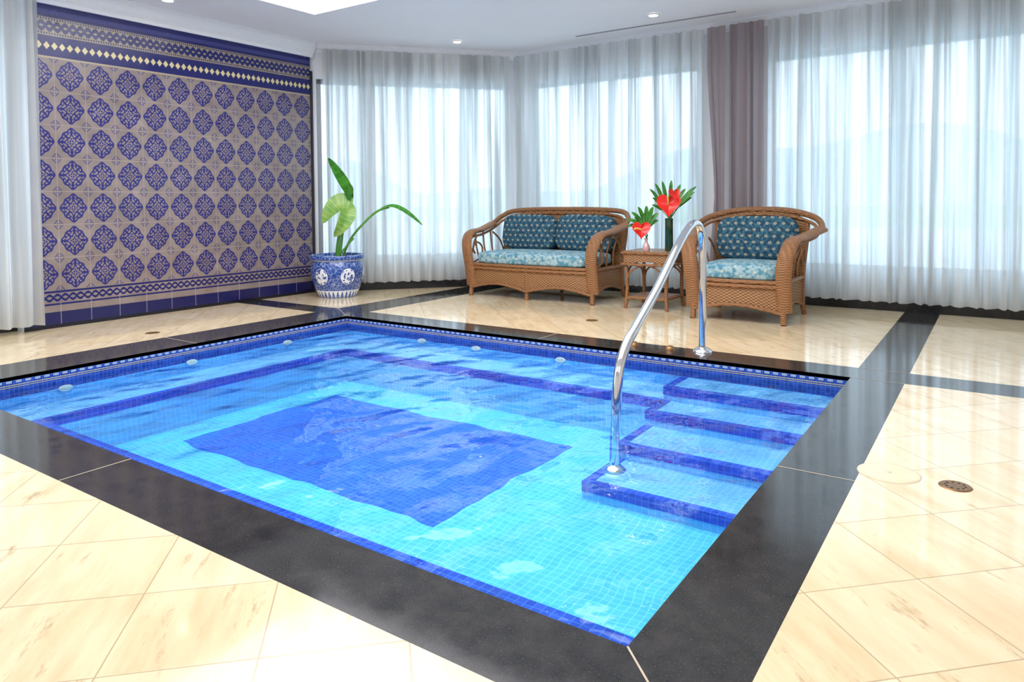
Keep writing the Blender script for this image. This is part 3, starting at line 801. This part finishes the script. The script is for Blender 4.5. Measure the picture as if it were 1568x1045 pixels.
g.leaf([W3(.10, .98, -.02), W3(.14, .88, -.1), W3(.08, .74, -.14), W3(.0, .64, -.12)], .085, up=-FV+RV*.4, fold=.3, n=18, mat=2, shape='w')
g.sweep(catmull([W3(.05, .40), W3(.14, .60), W3(.28, .77), W3(.43, .90), W3(.56, .945)], 6), .012, 8, 1)
g.leaf([W3(.46, .925), W3(.60, .95), W3(.75, .88), W3(.91, .75)], .036, up=UP-FV*.6, fold=.4, n=18)
g.sweep(catmull([W3(-.03, .40, .05), W3(.0, .62, .05), W3(.05, .80, .06)], 6), .010, 8, 1)
g.sweep(catmull([W3(.0, .40, -.05), W3(.10, .52, -.06), W3(.19, .62, -.05)], 6), .009, 8, 1)
g.obj('leaves_and_stems', [M['leaf'], M['stem'], M['leafl']], e, smooth=True)

# ------------------------------------------------------------ outdoors
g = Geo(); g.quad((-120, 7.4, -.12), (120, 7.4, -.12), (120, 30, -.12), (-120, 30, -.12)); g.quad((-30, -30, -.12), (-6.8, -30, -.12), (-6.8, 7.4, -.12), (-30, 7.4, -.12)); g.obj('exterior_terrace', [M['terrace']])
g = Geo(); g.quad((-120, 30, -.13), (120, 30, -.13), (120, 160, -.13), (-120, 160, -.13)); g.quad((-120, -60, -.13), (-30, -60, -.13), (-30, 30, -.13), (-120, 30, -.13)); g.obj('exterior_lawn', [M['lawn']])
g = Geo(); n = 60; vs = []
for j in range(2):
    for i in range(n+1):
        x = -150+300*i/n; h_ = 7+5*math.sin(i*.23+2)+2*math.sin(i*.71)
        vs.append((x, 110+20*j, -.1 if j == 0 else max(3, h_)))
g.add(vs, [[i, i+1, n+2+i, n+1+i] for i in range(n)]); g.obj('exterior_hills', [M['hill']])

# ------------------------------------------------------------ world & lights
w = bpy.data.worlds.new('World'); sc.world = w; w.use_nodes = True; nt = w.node_tree; nt.nodes.clear()
o = nt.nodes.new('ShaderNodeOutputWorld'); bg = nt.nodes.new('ShaderNodeBackground')
tc = nt.nodes.new('ShaderNodeTexCoord'); sp = nt.nodes.new('ShaderNodeSeparateXYZ'); cr = nt.nodes.new('ShaderNodeValToRGB')
nt.links.new(tc.outputs['Generated'], sp.inputs[0]); nt.links.new(sp.outputs[2], cr.inputs[0]); nt.links.new(cr.outputs[0], bg.inputs[0]); nt.links.new(bg.outputs[0], o.inputs[0])
cr.color_ramp.elements[0].position = 0; cr.color_ramp.elements[0].color = (.86, .95, 1, 1)
cr.color_ramp.elements[1].position = .55; cr.color_ramp.elements[1].color = (.60, .80, 1, 1)
bg.inputs[1].default_value = 2.7
def area(name, loc, rot, sx, sy, en, col=(1, 1, 1)):
    l = bpy.data.lights.new(name, 'AREA'); l.shape = 'RECTANGLE'; l.size = sx; l.size_y = sy; l.energy = en; l.color = col
    ob = bpy.data.objects.new(name, l); sc.collection.objects.link(ob); ob.location = loc; ob.rotation_euler = rot; return ob
area('fill_light', (1.0, -.6, 2.70), (math.radians(20), 0, math.radians(-10)), 3, 2.5, 45, (1, .98, .96))  # added fill behind the camera, not a fixture of the room
area('fill_light', (-3.6, -.8, 2.70), (math.radians(20), 0, 0), 3, 2, 28, (1, .98, .96))  # second added fill, unseen, evens out the interior light

# ------------------------------------------------------------ camera
cd = bpy.data.cameras.new('camera'); cam = bpy.data.objects.new('camera', cd); sc.collection.objects.link(cam)
cd.sensor_width = 36; cd.sensor_fit = 'HORIZONTAL'; cd.lens = 1091/1568*36; cd.shift_y = -176.5/1568; cd.clip_start = .05; cd.clip_end = 500
Rm = Matrix.Rotation(math.radians(34.4), 4, 'Z') @ Matrix.Rotation(math.radians(88), 4, 'X') @ Matrix.Rotation(math.radians(-.46), 4, 'Z')
cam.matrix_world = Matrix.Translation((0, 0, 1.0)) @ Rm
sc.camera = cam
